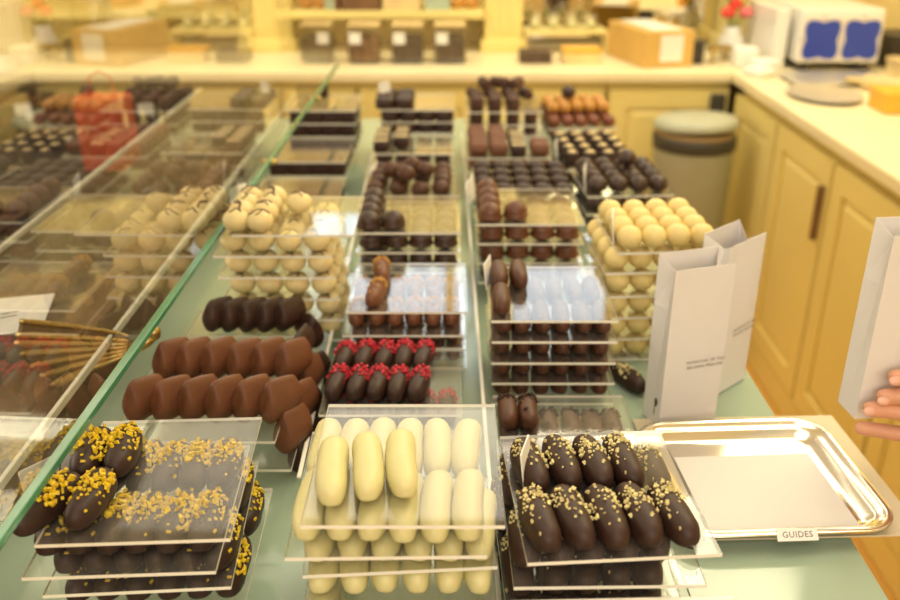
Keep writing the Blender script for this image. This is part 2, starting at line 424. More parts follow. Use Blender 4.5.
LEVEL = ['top sheet', 'second sheet', 'third sheet', 'fourth sheet', 'fifth sheet', 'lowest sheet']
class Stack:
    def __init__(s, x, y, rot, W, D, zs, what, shifts=None):
        s.x, s.y, s.rot, s.W, s.D, s.zs, s.what = x, y, math.radians(rot), W, D, zs, what
        s.sh = shifts or [(0, 0, 0)]*len(zs)
        for i, z in enumerate(zs):
            dx, dy, dr = s.sh[i]
            px, py = s.w(dx, dy)
            o = link('acrylic_sheet', sheet_me(W, D), None, (px, py, z), (0, 0, s.rot+math.radians(dr)))
            nm = LEVEL[i] if i < len(zs)-1 or i == 0 else 'lowest sheet'
            nm = {'top sheet': 'topmost', 'second sheet': 'second from the top', 'third sheet': 'third from the top', 'fourth sheet': 'fourth from the top', 'fifth sheet': 'fifth from the top', 'lowest sheet': 'lowest'}[nm]
            if len(zs) == 1: nm = 'single'
            tag(o, f'clear acrylic sheet, {nm} in the stack of {what}', 'sheet', 'clear sheets between the chocolates')
    def w(s, lx, ly):
        c, n = math.cos(s.rot), math.sin(s.rot)
        return s.x+c*lx-n*ly, s.y+n*lx+c*ly
    def put(s, key, lx, ly, lev, look, where, yaw=0, tilt=(0, 0), dz=0, jit=1):
        dx, dy, dr = s.sh[lev]
        x, y = s.w(lx+dx+rnd.uniform(-.0007, .0007)*jit, ly+dy+rnd.uniform(-.0015, .0015)*jit)
        return put(key, x, y, s.zs[lev]+.003+dz, s.rot+math.radians(dr+yaw+rnd.uniform(-3, 3)*jit), f'{look}, {where}', f'{look}s', tilt)
    def grid(s, key, lev, cols, rows, look, m=.004, my=.006, pick=None, n=None, yaw=0, jit=1, depth=None, x0=0, tilt=(0, 0), Wd=None):
        """pick: set of (col,row) or callable"""
        W, D = Wd or s.W, depth or s.D
        for r in range(rows):
            for c in range(cols):
                if pick and not pick(c, r): continue
                lx = x0+m+(c+.5)*(W-2*m)/cols; ly = my+(r+.5)*(D-2*my)/rows
                rw = ['front row', 'second row', 'third row', 'fourth row', 'fifth row'][r] if rows > 1 else 'single row'
                s.put(key, lx, ly, lev, look, f'{ORD[c]} from left, {rw}, {LEVEL[lev]}', yaw, tilt, jit=jit)
front = lambda c, r: r == 0
frontright = lambda n: (lambda c, r: r == 0 or c == n-1)
frontleft = lambda c, r: r == 0 or c == 0

# ---- left column
st = Stack(-.298, .514, 2.9, .139, .165, [.120, .094, .068, .042], 'orange-sprinkled dark fingers', [(0, 0, 0), (-.0125, -.004, 0), (-.006, .006, 1), (0, .004, -1)])
lk = 'dark finger with orange sprinkles'
st.put('yellow', .012, .098, 0, lk, 'beside the price card on the top sheet', -4)
st.put('yellow', .036, .102, 0, lk, 'second in the back pair on the top sheet', 2)
st.put('yellow', .000, .035, 0, lk, 'tilted over the corner of the top sheet', -30, (.10, 0))
st.put('yellow', .029, .040, 0, lk, 'at the front of the top sheet beside the tilted one', -6)
for lv in (1,): st.grid('yellow', lv, 6, 2, lk, m=.002, my=.010, yaw=-4)
st.grid('yellow', 2, 6, 2, lk, m=.001, my=.010, pick=frontright(6), yaw=-3)
st.grid('yellow', 3, 6, 2, lk, m=.001, my=.010, pick=frontright(6), yaw=-3)

st = Stack(-.333, .738, 0, .163, .190, [.060, .030], 'milk gianduja ingots', [(0, 0, 0), (.014, -.004, 0)])
lk = 'milk brown ridged ingot'
for i in range(6): st.put('tan', .015+.0268*i, .030, 0, lk, f'{ORD[i]} from left in the front row', -36)
for i in range(6): st.put('tan', .018+.0265*i, .112, 0, lk, f'{ORD[i]} from left in the second row', -36)
for k in range(3): st.put('tan', .150, .030+.055*k, 1, lk, f'{ORD[k]} from the front on the lower sheet, at its edge', -24, dz=-.004)
st = Stack(-.312, .945, 0, .135, .070, [.070], 'dark gianduja ingots')
lk = 'dark ridged ingot'
for i in range(5): st.put('dk', .027+.0208*i, .006, 0, lk, f'{ORD[i]} from left in the row behind the milk ingots', -34)
for k, (x, y, yw, z, tx) in enumerate([(-.158, .952, 40, .052, .1), (-.170, .890, -15, .060, .3), (-.165, .905, -30, .020, .2), (-.163, .830, -25, .018, .1), (-.158, .770, -20, .002, 0), (-.160, .85, -60, .0, 0), (-.158, .93, -10, .002, 0)]):
    put('dk', x, y, z, math.radians(yw), f'dark ridged ingot, {ORD[k]} in the loose heap beside the milk ingots', 'dark ridged ingots', (tx, 0))

st = Stack(-.290, 1.022, 0, .146, .150, [.170, .1405, .111, .0815, .052, .0225], 'white truffles', [(.028, -.006, 0), (0, 0, 0), (.003, .003, 0), (.006, .004, 0), (.009, .006, 0), (.010, .008, 0)])
lk = 'white truffle with brown drizzle'
for c, r in [(0, 0), (1, 0), (0, 1), (1, 1), (0, 2), (1, 2), (0, 3), (1, 3)]:
    st.put('spot', .002+.030*c, .018+.031*r, 0, lk, f'{ORD[c]} column, {ORD[r]} from the front, top sheet of its stack')
st.put('spot', .068, .085, 0, lk, 'alone in the third column of the top sheet')
st.grid('spot', 1, 4, 4, lk)
for lv in (2, 3, 4, 5): st.grid('spot', lv, 4, 4, lk, pick=frontright(4))

kind('slab', 'square_praline', 'chocolate', [(rbox_me('slab', 'dark_choc', .0355, .040, .024, .002), [])])
st = Stack(-.345, 1.44, 0, .152, .17, [.062, .034], 'dark squares behind the white truffles')
st.grid('slab', 1, 4, 4, 'plain dark square behind the white truffles', m=.003, my=.002, jit=.3)
st = Stack(-.348, 1.66, 0, .150, .18, [.078, .050], 'dark squares in the low middle tray')
st.grid('slab', 1, 4, 4, 'plain dark square in the low middle tray', m=.003, my=.004, jit=.3)
st = Stack(-.350, 1.90, 0, .150, .17, [.122, .094, .066, .038], 'dark square pralines')
lk = 'flat dark praline square'
kind('flat', 'square_praline', 'chocolate', [(rbox_me('flatsq', 'dark_choc', .0345, .036, .0245, .003), [])])
for lv in (1, 2, 3): st.grid('flat', lv, 4, 4, lk, pick=frontright(4))
st.grid('flat', 0, 4, 4, lk, pick=lambda c, r: r == 3 and c < 2)

# ---- second column
st = Stack(-.103, .498, 0, .141, .160, [.150, .1245, .099, .0735, .048, .0225], 'ivory fingers', [(0, 0, 0), (-.012, -.003, 1), (-.003, .008, 4), (-.004, .004, 0), (-.004, .004, 0), (-.004, .004, 0)])
lk = 'plain ivory white finger'
for i in range(3): st.put('ivory', .017+.0255*i, .048+.004*i, 0, lk, f'{ORD[i]} from left on the top sheet', 4)
st.grid('ivory', 1, 6, 2, lk, m=.001, my=.008, yaw=-2)
st.grid('ivory', 2, 6, 2, lk, m=-.001, my=.004, pick=frontright(9), yaw=-6)
st.grid('ivory', 3, 6, 2, lk, m=.0, my=.004, pick=front)
for lv in (4, 5): st.grid('ivory', lv, 6, 2, lk, m=.0, my=.004, pick=lambda c, r: c == 0)

st = Stack(-.137, .803, 0, .150, .150, [.050, .024], 'raspberry fingers')
lk = 'dark finger topped with raspberry crumbs'
for i in range(5): st.put('berry', .014+.0222*i, .048, 0, lk, f'{ORD[i]} from left in the front row', -6)
for i in range(5): st.put('berry', .016+.0226*i, .110, 0, lk, f'{ORD[i]} from left in the back row', -6)
st.grid('berry', 1, 6, 2, lk, my=.008, pick=frontleft)

st = Stack(-.124, .965, 0, .145, .153, [.092, .066, .040, .014], 'nut-topped milk fingers', [(0, 0, 0), (-.004, -.010, 0), (-.002, .004, 0), (0, .004, 0)])
lk = 'milk finger with a chopped nut end'
st.put('nutmilk', .034, .034, 0, lk, 'front one of the two on the top sheet', -6)
st.put('nutmilk', .036, .102, 0, lk, 'back one of the two on the top sheet', 4)
st.grid('nutmilk', 1, 6, 2, lk, my=.012)
for lv in (2, 3): st.grid('nutmilk', lv, 6, 2, lk, my=.008, pick=frontleft)

st = Stack(-.132, 1.165, 0, .147, .165, [.118, .088, .058, .028], 'dark round truffles', [(0, 0, 0), (0, .003, 0), (0, .003, 0), (0, .003, 0)])
lk = 'dark brown bumpy truffle'
for r in range(4): st.put('dtruf', .018, .020+.036*r, 0, lk, f'{ORD[r]} from the front in the column on the top sheet')
st.put('dtruf', .053, .022, 0, lk, 'alone beside the column on the top sheet')
st.grid('dtruf', 1, 4, 4, lk)
for lv in (2, 3): st.grid('dtruf', lv, 4, 4, lk, pick=frontleft)

st = Stack(-.152, 1.480, 0, .162, .175, [.060, .032], 'round milk balls')
lk = 'glossy milk chocolate ball'
st.grid('mball', 0, 4, 4, lk, my=.008, jit=3, pick=lambda c, r: (c, r) not in ((2, 1),))
for k, (x, y) in enumerate([(.048, .055), (.085, .085), (.108, .055), (.075, .03)]):
    st.put('mball', x, y, 0, lk, f'{ORD[k]} of those lying on top of the others', dz=.027)
st.grid('mball', 1, 4, 4, lk, pick=front)
st = Stack(-.152, 1.690, 0, .160, .165, [.086, .060, .034], 'dark pralines with cream stripes')
lk = 'dark striped praline'
for r in range(4): st.put('stripe', .018, .022+.034*r, 0, lk, f'{ORD[r]} from the front in the column on the top sheet')
for r in range(3): st.put('stripe', .056, .055+.034*r, 0, lk, f'{ORD[r]} from the front in the second column, top sheet')
st.grid('stripe', 1, 4, 4, lk)
st.grid('stripe', 2, 4, 4, lk, pick=front)
st = Stack(-.150, 1.890, 0, .160, .170, [.126, .100, .074], 'round flat dark pralines')
lk = 'round dark praline with flat top'
for c, r in [(0, 0), (0, 1), (1, 0), (1, 1), (0, 2), (1, 2)]: st.put('disc', .012+.040*c, .024+.042*r, 0, lk, f'{ORD[c]} column, {ORD[r]} from the front, top sheet')
for lv in (1, 2): st.grid('disc', lv, 4, 4, lk, pick=front)

# ---- third column
st = Stack(.054, .495, 4.0, .139, .160, [.120, .0935, .067, .0405, .014], 'nut-sprinkled dark fingers', [(0, 0, 0), (-.008, .006, -3), (-.012, .006, -2), (-.010, .006, -3), (-.010, .006, -3)])
lk = 'dark finger with nut sprinkles'
for i in range(5): st.put('sesame', .013+.0248*i, .034, 0, lk, f'{ORD[i]} from left in the front row, top sheet', 6)
for i in range(4): st.put('sesame', .017+.0252*i, .103, 0, lk, f'{ORD[i]} from left in the back row, top sheet', 5)
st.grid('sesame', 1, 5, 2, lk, m=.002, my=.008, Wd=.125)
st.put('sesame', .137, .055, 1, lk, 'at the open edge of the second sheet', 12)
st.put('sesame', .133, .122, 1, lk, 'at the back edge of the second sheet', 8)
for lv in (2, 3, 4): st.grid('sesame', lv, 5, 2, lk, m=.002, my=.008, Wd=.125, pick=frontleft)

st = Stack(.046, .712, 0, .140, .130, [.050, .024], 'dark-flaked brown fingers')
lk = 'brown finger with dark flakes'
for i in range(2): st.put('powder', .013+.022*i, .080, 0, lk, f'{ORD[i]} from left on the upper sheet', 0, dz=.0)
st.grid('powder', 1, 6, 2, lk, my=.008)

st = Stack(.045, .883, 0, .139, .156, [.120, .0935, .067, .0405, .014], 'plain brown fingers', [(0, 0, 0), (.001, .002, 0), (.001, .002, 0), (.002, .003, 0), (.002, .003, 0)])
lk = 'plain brown chocolate finger'
st.put('plainfinger', .012, .034, 0, lk, 'front one of the three on the top sheet')
st.put('plainfinger', .013, .105, 0, lk, 'back one on the top sheet, beside its card')
st.put('plainfinger', .037, .108, 0, lk, 'back one on the top sheet, away from the card')
st.grid('plainfinger', 1, 6, 2, lk, m=.002, my=.006)
for lv in (2, 3, 4): st.grid('plainfinger', lv, 6, 2, lk, m=.002, my=.006, pick=frontleft)

st = Stack(.038, 1.194, 0, .152, .166, [.120, .090, .060, .030], 'milk bumpy truffles', [(0, 0, 0), (.001, .003, 0), (.002, .004, 0), (.002, .003, 0)])
lk = 'milk brown bumpy truffle'
for r in range(4): st.put('mtruf', .019, .022+.037*r, 0, lk, f'{ORD[r]} from the front in the column on the top sheet')
st.put('mtruf', .055, .026, 0, lk, 'alone beside the column on the top sheet')
st.grid('mtruf', 1, 4, 4, lk)
for lv in (2, 3): st.grid('mtruf', lv, 4, 4, lk, pick=frontleft)

st = Stack(.040, 1.430, 0, .170, .190, [.080, .052], 'oval pralines')
lk = 'dark oval praline with cream drizzle'
st.grid('oval', 0, 5, 4, lk, my=.004, m=.002, yaw=35)
st.grid('oval', 1, 5, 4, lk, my=.004, m=.002, pick=frontleft, yaw=35)
st = Stack(.032, 1.68, 0, .164, .180, [.080, .052, .024], 'milk square pralines')
lk = 'milk chocolate ridged praline'
st.grid('square', 0, 4, 5, lk, pick=lambda c, r: c != 2 and not (c == 3 and r > 1), m=.003, my=.004, yaw=90)
for r in range(4): st.put('stripe', .100, .022+.035*r, 0, 'milk coloured praline with pale stripe', f'{ORD[r]} from the front among the milk squares')
st.grid('square', 1, 4, 5, lk, pick=frontleft, m=.003, my=.004, yaw=90)
st = Stack(.034, 1.885, 0, .162, .170, [.122, .094, .066], 'upright and fallen chocolate logs')
lk = 'rough brown chocolate log'
kind('logup', 'chocolate_log', 'chocolate', [(lathe('log', [(.0125, 0), (.0138, .002), (.0135, .024), (.0115, .0262), (.006, .0265)], 'log_choc', 20, noise=.04), [])])
st.grid('logup', 0, 4, 3, lk+' standing', pick=lambda c, r: c < 3, m=.004, my=.004, depth=.11)
for i in range(4): st.put('log', .020+.038*i, .140, 0, lk, f'{ORD[i]} from left lying in the back row', 20, dz=.0)
for i in range(3): st.put('log', .040+.036*i, .120, 0, lk, f'{ORD[i]} from left piled on the others', [10, 60, -25][i], dz=.027)
for lv in (1, 2): st.grid('logup', lv, 4, 3, lk+' standing', pick=frontleft)

# ---- fourth column
st = Stack(.203, 1.008, 4, .124, .140, [.150, .1205, .091, .0615, .032, .0025], 'pale yellow truffles', [(0, 0, 0), (-.012, .008, 0), (-.008, .004, 0), (-.008, .004, 0), (-.008, .004, 0), (-.008, .004, 0)])
lk = 'pale yellow round truffle'
st.grid('yball', 0, 4, 4, lk, m=.001, my=.004)
for lv in (1, 2, 3, 4, 5): st.grid('yball', lv, 4, 4, lk, m=.001, my=.004, pick=frontleft)
st = Stack(.222, 1.387, 4, .142, .160, [.098, .068, .038], 'dark truffle balls')
lk = 'dark chocolate truffle ball'
st.grid('dball', 0, 4, 4, lk)
st.put('dball', .082, .085, 0, lk, 'alone on top of the others', dz=.027)
for lv in (1, 2): st.grid('dball', lv, 4, 4, lk, pick=frontleft)
st = Stack(.219, 1.665, 4, .142, .205, [.060, .030], 'dark cups with cream tops')
lk = 'small dark cup with cream top'
st.grid('cupd', 0, 4, 4, lk, m=.003, my=.006, jit=2)
st.grid('cupd', 1, 4, 4, lk, pick=frontleft)
st = Stack(.208, 1.89, 4, .150, .170, [.085, .055], 'nut clusters')
lk = 'reddish brown nut cluster'
st.grid('rust', 0, 5, 5, lk, m=.002, my=.003, jit=3)
lk = 'golden orange nut cluster'
for c in range(5):
    for r in range(3): st.put('orange', .018+.028*c, .055+.038*r, 0, lk, f'{ORD[c]} from left, {["front", "middle", "back"][r]} row on top of the brown clusters', dz=.0225, jit=3)
st.put('dball', .06, .10, 0, 'dark nut cluster', 'alone on top of the golden ones', dz=.045)
st.grid('rust', 1, 4, 4, 'reddish brown nut cluster', pick=frontleft)

# loose things on the counter
ch = put('sesame', .216, .957, .0005, math.radians(25), 'dark nutty chocolate lying alone on the counter beside the paper bag', None)
for i, (x, y, r_, w) in enumerate([(.208, 1.035, 10, .040), (.232, 1.04, -12, .026)]):
    o = link('paper_slip', boxme('slip', -w/2, w/2, -.016, .016, 0, .0012, 'card_white', .0004), None, (x, y, .0005), (0, 0, math.radians(r_)))
    tag(o, ['wide white paper slip lying behind the loose chocolate', 'narrow white paper slip beside the wide one, next to the bag'][i], 'paper', 'paper slips on the counter')

# ------------------------------------------------------------------ price cards
def card(x, y, z, yaw, w, h, label, text=None, lean=.12):
    o = link('price_card', boxme('card', -w/2, w/2, -.0006, .0006, 0, h, 'card_white'), None, (x, y, z), (-lean, 0, math.radians(yaw)))
    tag(o, label, 'price card', 'white price cards')
    if text:
        t = link('printed_digits', textme('digits', text, h*.42, 'ink'), o, (0, -.0009, h*.55), (PI/2, 0, 0))
    return o
card(-.317, .590, .112, 52, .042, .030, 'white price card with digits beside the orange-sprinkled fingers', '2087')
card(.062, .590, .123, 74, .030, .034, 'white card standing beside the nut-sprinkled dark fingers')
card(.047, .985, .123, 76, .036, .030, 'white card at the corner of the plain brown fingers')
card(.205, 1.055, .153, 78, .040, .034, 'white card leaning on the pale yellow truffles')
card(.226, 1.44, .101, 78, .050, .034, 'white card beside the dark truffle balls')
card(.036, 1.37, .101, 78, .050, .036, 'white card between the oval pralines and milk truffles')
card(-.140, 1.965, .129, 40, .030, .042, 'thin white card beside the round flat pralines')
card(-.282, 1.16, .153, 62, .034, .036, 'white card behind the white truffles at the glass')
card(-.137, 1.60, .063, 78, .05, .03, 'white card between the milk balls and the dark trays')
card(.213, 1.75, .063, 80, .05, .036, 'white card beside the cream-topped cups')
for i, (x, y, z) in enumerate([(-.285, 2.13, .123), (-.28, 2.33, .10)]):
    o = link('blank_card', boxme('bc', -.05, .05, -.03, .03, 0, .012, 'card_white', .002), None, (x, y, .002 if i == 0 else .002), (0, 0, 0))
    o.location.z = .118 if i == 0 else .10
    bpy.data.objects.remove(o)

# ------------------------------------------------------------------ display case
GY0, GY1 = .20, 2.20
def gx(y): return -.290+(y-.636)*.0132
case = empty('display_counter', (0, 1.3, -.95), 0, 'long glass-topped chocolate display counter with dark base', 'counter')
bm = bmesh.new(); abox(bm, -.42, .375, -.9, 1.07, .935, .949, .002)
link('glass_top', frombm('glass_top', bm, 'glass_top'), case)
bm = bmesh.new(); abox(bm, -.40, .35, -.88, 1.05, 0, .935)
link('cabinet_base', frombm('cabinet_base', bm, 'cream_paint'), case)
bm = bmesh.new(); abox(bm, -.47, -.42, -.9, 1.07, .90, 1.03, .004)
link('side_rail', frombm('side_rail', bm, 'walnut'), case)
for nm, x in (('left', -.165), ('mid', .0405), ('right', .1985)):
    pass
def divider(x0, x1, y0, y1, h, label):
    L = math.hypot(x1-x0, y1-y0)
    vs_me = bpy.data.meshes.new('div')
    o = empty('shelf_divider', (x0, y0, 0), -math.atan2(x1-x0, y1-y0), label, 'divider', 'clear column dividers')
    bm = bmesh.new(); abox(bm, -.0015, .0015, 0, L, 0, h); link('clear_panel', frombm('panel', bm, 'clear_glass'), o)
    bm = bmesh.new(); abox(bm, -.0020, .0020, 0, L, h, h+.0025, .0006); link('top_edge', frombm('edge', bm, 'acrylic_edge'), o)
divider(.0405, .028, .40, 2.07, .032, 'low clear divider between the ivory and the nut-sprinkled finger columns')
divider(-.146, -.170, .72, 2.07, .032, 'low clear divider between the gianduja ingots and the raspberry fingers')
divider(.196, .213, 1.0, 2.07, .026, 'low clear divider between the milk and the yellow truffle columns')

# pane of front glass (thin, upright) with polished green lower edge
ang = -math.atan2(gx(GY1)-gx(GY0), GY1-GY0)
gp = empty('glass_screen', (gx(GY0), GY0, .17), ang, 'tall clear glass screen with green lower edge above the chocolates', 'glass screen')
L = GY1-GY0
link('pane', mk('pane', [(0, 0, 0), (0, L, 0), (0, L, .85), (0, 0, .85)], [(0, 1, 2, 3)], 'case_glass'), gp)
bm = bmesh.new(); abox(bm, -.004, .004, 0, L, -.006, 0, .0008); link('green_edge', frombm('ge', bm, 'green_edge'), gp)
def clamp_part(y):
    e = link('clamp', lathe('clamp', [(.001, -.007), (.0035, -.0065), (.0048, -.003), (.0048, .003), (.0035, .0065), (.001, .007)], 'gold', 16), gp, (0.006, y-GY0, -.004), (0, PI/2, 0))
for y in (1.13, 1.36, 1.83): clamp_part(y)

# customer-side glass ledge with cream edging and brass shell bracket
lg = empty('glass_ledge', (-.36, .2, .115), 0, 'flat clear glass ledge outside the upright screen', 'ledge')
vs = [(0, 0, 0), (-.24, 0, 0), (-.24, 1.98, 0), (0, 1.98, 0)]
link('pane', mk('lp', vs, [(0, 1, 2, 3)], 'clear_glass'), lg)
for nm, x in (('edge_strip', -.0015), ('edge_strip', -.2385)):
    bm = bmesh.new(); abox(bm, x-.0022, x+.0022, 0, 1.98, -.004, .004, .0008); link(nm, frombm('es', bm, 'acrylic_edge'), lg)
shell = empty('shell_bracket', (-.342, .850, .103), 0, 'scalloped golden brass shell bracket beside the green glass edge', 'bracket')
nu, nv = 24, 12
def wing(u, v):
    # u along the wing, v from the upper rim (1) to the lower feathers (-1)
    fan = .35+.65*u**.7
    ln = .118-.030*max(0, -v)
    x = -ln*u+.010*max(0, -v)*u
    y = .022*v*fan-.004*u
    z = .006+.020*v*fan-.016*max(0, -v)*u*u
    return Vector((x, y, z))
vs = [wing(a/(nu-1), b/(nv-1)*2-1) for a in range(nu) for b in range(nv)]; fs = []
for a in range(nu-1):
    for b in range(nv-1): fs.append((a*nv+b, (a+1)*nv+b, (a+1)*nv+b+1, a*nv+b+1))
o = link('wing_plate', mk('wing', vs, fs, 'brass_dark', True), shell); sm = o.modifiers.new('Solidify', 'SOLIDIFY'); sm.thickness = .002
for q, v in enumerate((1, .45, .12, -.18, -.48, -.75, -1)):
    pts = [wing(a/16, v)+Vector((0, -.0012, .0012)) for a in range(17)]
    rad = [(.0018+.0031*(a/16)**.6)*(1.0 if q else .75)*(1 if a < 15 else .8) for a in range(17)]
    link('rib', tubeme('rib', pts, rad, 'gold', 8), shell)
link('neck', tubeme('neck', [(-.004, 0, 0), (.008, .002, .003), (.018, .004, .008), (.026, .006, .014)], [.006, .006, .006, .005], 'gold', 10), shell)
link('finial', ball_me('finial', 'gold', .0065, 1.35), shell, (.028, .006, .011))
o = link('price_notice', boxme('notice', -.075, .075, -.05, .05, 0, .0012, 'card_white', .0004), None, (-.523, .895, .1195), (0, 0, math.radians(14)))
tag(o, 'white notice card lying on the outer glass ledge', 'card')
for q in range(2): link('printed_mark', boxme('pmk', -.009, .009, -.0011, .0011, 0, .0002, 'ink', 0), o, (.034, -.006+.010*q, .0013), (0, 0, .2))
cs = empty('case_front', (-.56, 1.2, -.95), 0, 'dark outer front of the display case below the glass ledge', 'case front')
bm = bmesh.new(); abox(bm, -.08, .08, -1.0, 1.0, 0, 1.00, .004); link('panel', frombm('cf', bm, 'case_dark'), cs)

# clear lidded box and nearest sheets at the bottom of the frame
bx_ = empty('acrylic_box', (.124, .404, 0), .03, 'clear acrylic box with rounded rim in front of the nut-sprinkled fingers', 'box')
def shell_box(x0, x1, y0, y1, h, t):
    bm = bmesh.new()
    abox(bm, x0, x1, y0, y1, 0, h, .004, 2)
    return frombm('shell', bm, 'acrylic')
link('body', shell_box(-.078, .078, -.09, .085, .088, .002), bx_)
bm = bmesh.new()
for (a, b_, c, d) in ((-.08, .08, .082, .087), (-.08, .08, -.092, -.087), (-.08, -.075, -.087, .082), (.075, .08, -.087, .082)): abox(bm, a, b_, c, d, .088, .096, .0015)
link('lid_rim', frombm('rim', bm, 'acrylic_edge'), bx_)
bm = bmesh.new(); abox(bm, -.074, .074, -.086, .081, .089, .092); link('lid_panel', frombm('lid', bm, 'acrylic'), bx_)
for i, (x, y, z, lb) in enumerate([(-.118, .330, .085, 'clear acrylic sheet lying in front of the ivory finger stack')]):
    o = empty('acrylic_stand', (x, y, 0), 0, lb.replace('sheet lying', 'riser standing'), 'stand')
    link('top_sheet', sheet_me(.150, .150), o, (0, 0, z))
    for q in (.004, .146):
        bm = bmesh.new(); abox(bm, q-.0015, q+.0015, .004, .146, 0, z); link('side_panel', frombm('sp', bm, 'acrylic'), o)

# ------------------------------------------------------------------ silver tray
def rrect(w, d, r, n=8):
    pts = []
    for cx, cy, a0 in ((w/2-r, d/2-r, 0), (-w/2+r, d/2-r, PI/2), (-w/2+r, -d/2+r, PI), (w/2-r, -d/2+r, 3*PI/2)):
        for k in range(n+1):
            a = a0+PI/2*k/n; pts.append((cx+r*math.cos(a), cy+r*math.sin(a)))
    return pts
def loft_rings(name, rings, mat, cap0=True, cap1=True, smooth=True):
    vs = []; fs = []; n = len(rings[0])
    for rg in rings: vs += rg
    for j in range(len(rings)-1):
        for i in range(n): fs.append((j*n+i, j*n+(i+1) % n, (j+1)*n+(i+1) % n, (j+1)*n+i))
    if cap0: fs.append(tuple(range(n-1, -1, -1)))
    if cap1: fs.append(tuple((len(rings)-1)*n+i for i in range(n)))
    return mk(name, vs, fs, mat, smooth)
TX, TY, TR = .308, .752, math.radians(3)
tr = empty('serving_tray', (TX, TY, .003), TR, 'polished silver tray with rounded corners on the counter edge', 'tray')
W_, D_ = .212, .196
prof = [(0, .000), (0, .0), (-.0, .0)]
rings = []
for ins, z, in ((.030, .0), (.020, .0), (.004, .010), (.001, .0135), (.0, .0145), (.001, .0155), (.004, .0155), (.0065, .0140), (.0085, .0118), (.014, .0110), (.0165, .0098), (.021, .0032), (.030, .0022)):
    rings.append([(x, y, z) for x, y in rrect(W_-2*ins, D_-2*ins, max(.038-ins, .012))])
me = loft_rings('tray', rings, 'silver'); 
link('tray_body', me, tr)
lb = link('name_label', boxme('nl', -.019, .019, -.0005, .0005, -.0055, .0055, 'card_white', .0003), tr, (.002, -.0975, .0145), (math.radians(-48), 0, 0))
link('printed_word', textme('w', 'GUIDES', .0078, 'ink', 1.1), lb, (0, -.0008, 0), (PI/2, 0, 0))
o = link('paper_liner', boxme('liner', -.072, .072, -.0625, .0625, 0, .0009, 'liner_paper', .0003), None, (.310, .733, .0068), (0, 0, math.radians(3.0)))
tag(o, 'white paper liner lying inside the silver tray', 'paper')
o = link('cardboard_sheet', boxme('cb', -.115, .115, -.105, .105, 0, .002, 'board_beige', .0005), None, (.326, .775, .0003), (0, 0, math.radians(2)))
tag(o, 'beige cardboard sheet under the silver tray, overhanging the counter', 'cardboard')

# ------------------------------------------------------------------ paper bags
def bag(name, loc, yaw, label, w=.072, d=.036, h=.192, group='small white paper bags', rot=None, text=True):
    b = empty(name, loc, math.radians(yaw), label, 'paper bag', group)
    if rot: b.rotation_euler = rot
    zs = [0, .034, .036, .09, .14, h]
    def ring(z, k):
        x = w/2; y = d/2; g = .012*k; f = .002*math.sin(PI*min(1, z/h))
        top = z >= h-.001
        return [(-x, -y, z), (-x*.33, -y-f, z), (x*.33, -y-f, z), (x, -y, z), (x-g, -y*.1, z-.010*(1 if top else 0)), (x, y, z+(.006 if top else 0)), (x*.33, y+f, z+(.006 if top else 0)), (-x*.33, y+f, z+(.006 if top else 0)), (-x, y, z+(.006 if top else 0)), (-x+g, -y*.1, z-.010*(1 if top else 0))]
    rings = [ring(z, k) for z, k in zip(zs, (0, .05, .06, .25, .5, 1))]
    me = loft_rings('bag', rings, 'bag_paper', True, False, False)
    o = link('paper_body', me, b); m = o.modifiers.new('Solidify', 'SOLIDIFY'); m.thickness = .0006; m.offset = -1
    if text:
        link('printed_slogan', textme('slogan', 'INVENTOR OF THE\nBELGIAN PRALINE', .0050, 'ink', 1.12, 1.25), b, (.012, -d/2-.0024, .078), (PI/2, 0, 0))
        e = link('emblem', lathe('emblem', [(.0035, 0), (.0035, .0002)], 'emblem_ink', 16), b, (-w/2-.0006, -.008, .030), (0, -PI/2, 0)); e.scale = (1.5, .85, 1)
        e2 = link('emblem_line', boxme('el', -.0065, .0065, -.0004, .0004, 0, .0002, 'emblem_ink'), b, (-w/2-.0006, -.006, .0195), (0, -PI/2, PI/2))
    return b
bag('paper_bag', (.262, .884, .0005), 17, 'white paper bag in front, standing on the counter beside the silver tray')
bag('paper_bag', (.325, .962, .0005), 42, 'white paper bag standing half hidden behind the front paper bag')
bag('paper_bag', (.447, .792, .068), 6, 'white paper bag held upright in the hand above the aisle', w=.088, d=.034, h=.195, text=False)

# ------------------------------------------------------------------ person at the aisle side
def skin(name, nodes, edges, mat, parent, sub=2, root=0):
    me = bpy.data.meshes.new(name); me.from_pydata([n[0] for n in nodes], edges, [])
    o = link(name, me, parent); me.materials.append(MATS[mat])
    mod = o.modifiers.new('Skin', 'SKIN'); mod.use_smooth_shade = True
    sv = me.skin_vertices[0].data if me.skin_vertices else None
    if sv is None:
        bm = bmesh.new(); bm.from_mesh(me); lay = bm.verts.layers.skin.verify(); bm.to_mesh(me); bm.free(); sv = me.skin_vertices[0].data
    for i, n in enumerate(nodes):
        r = n[1]; sv[i].radius = (r, r) if not isinstance(r, tuple) else r
        sv[i].use_root = (i == root)
    s = o.modifiers.new('Sub', 'SUBSURF'); s.levels = s.render_levels = sub
    return o
per = empty('person', (.80, .80, -.95), 0, 'person in white shirt holding up a small white paper bag', 'person')
def w2p(p): return (p[0]-.80, p[1]-.80, p[2]+.95)
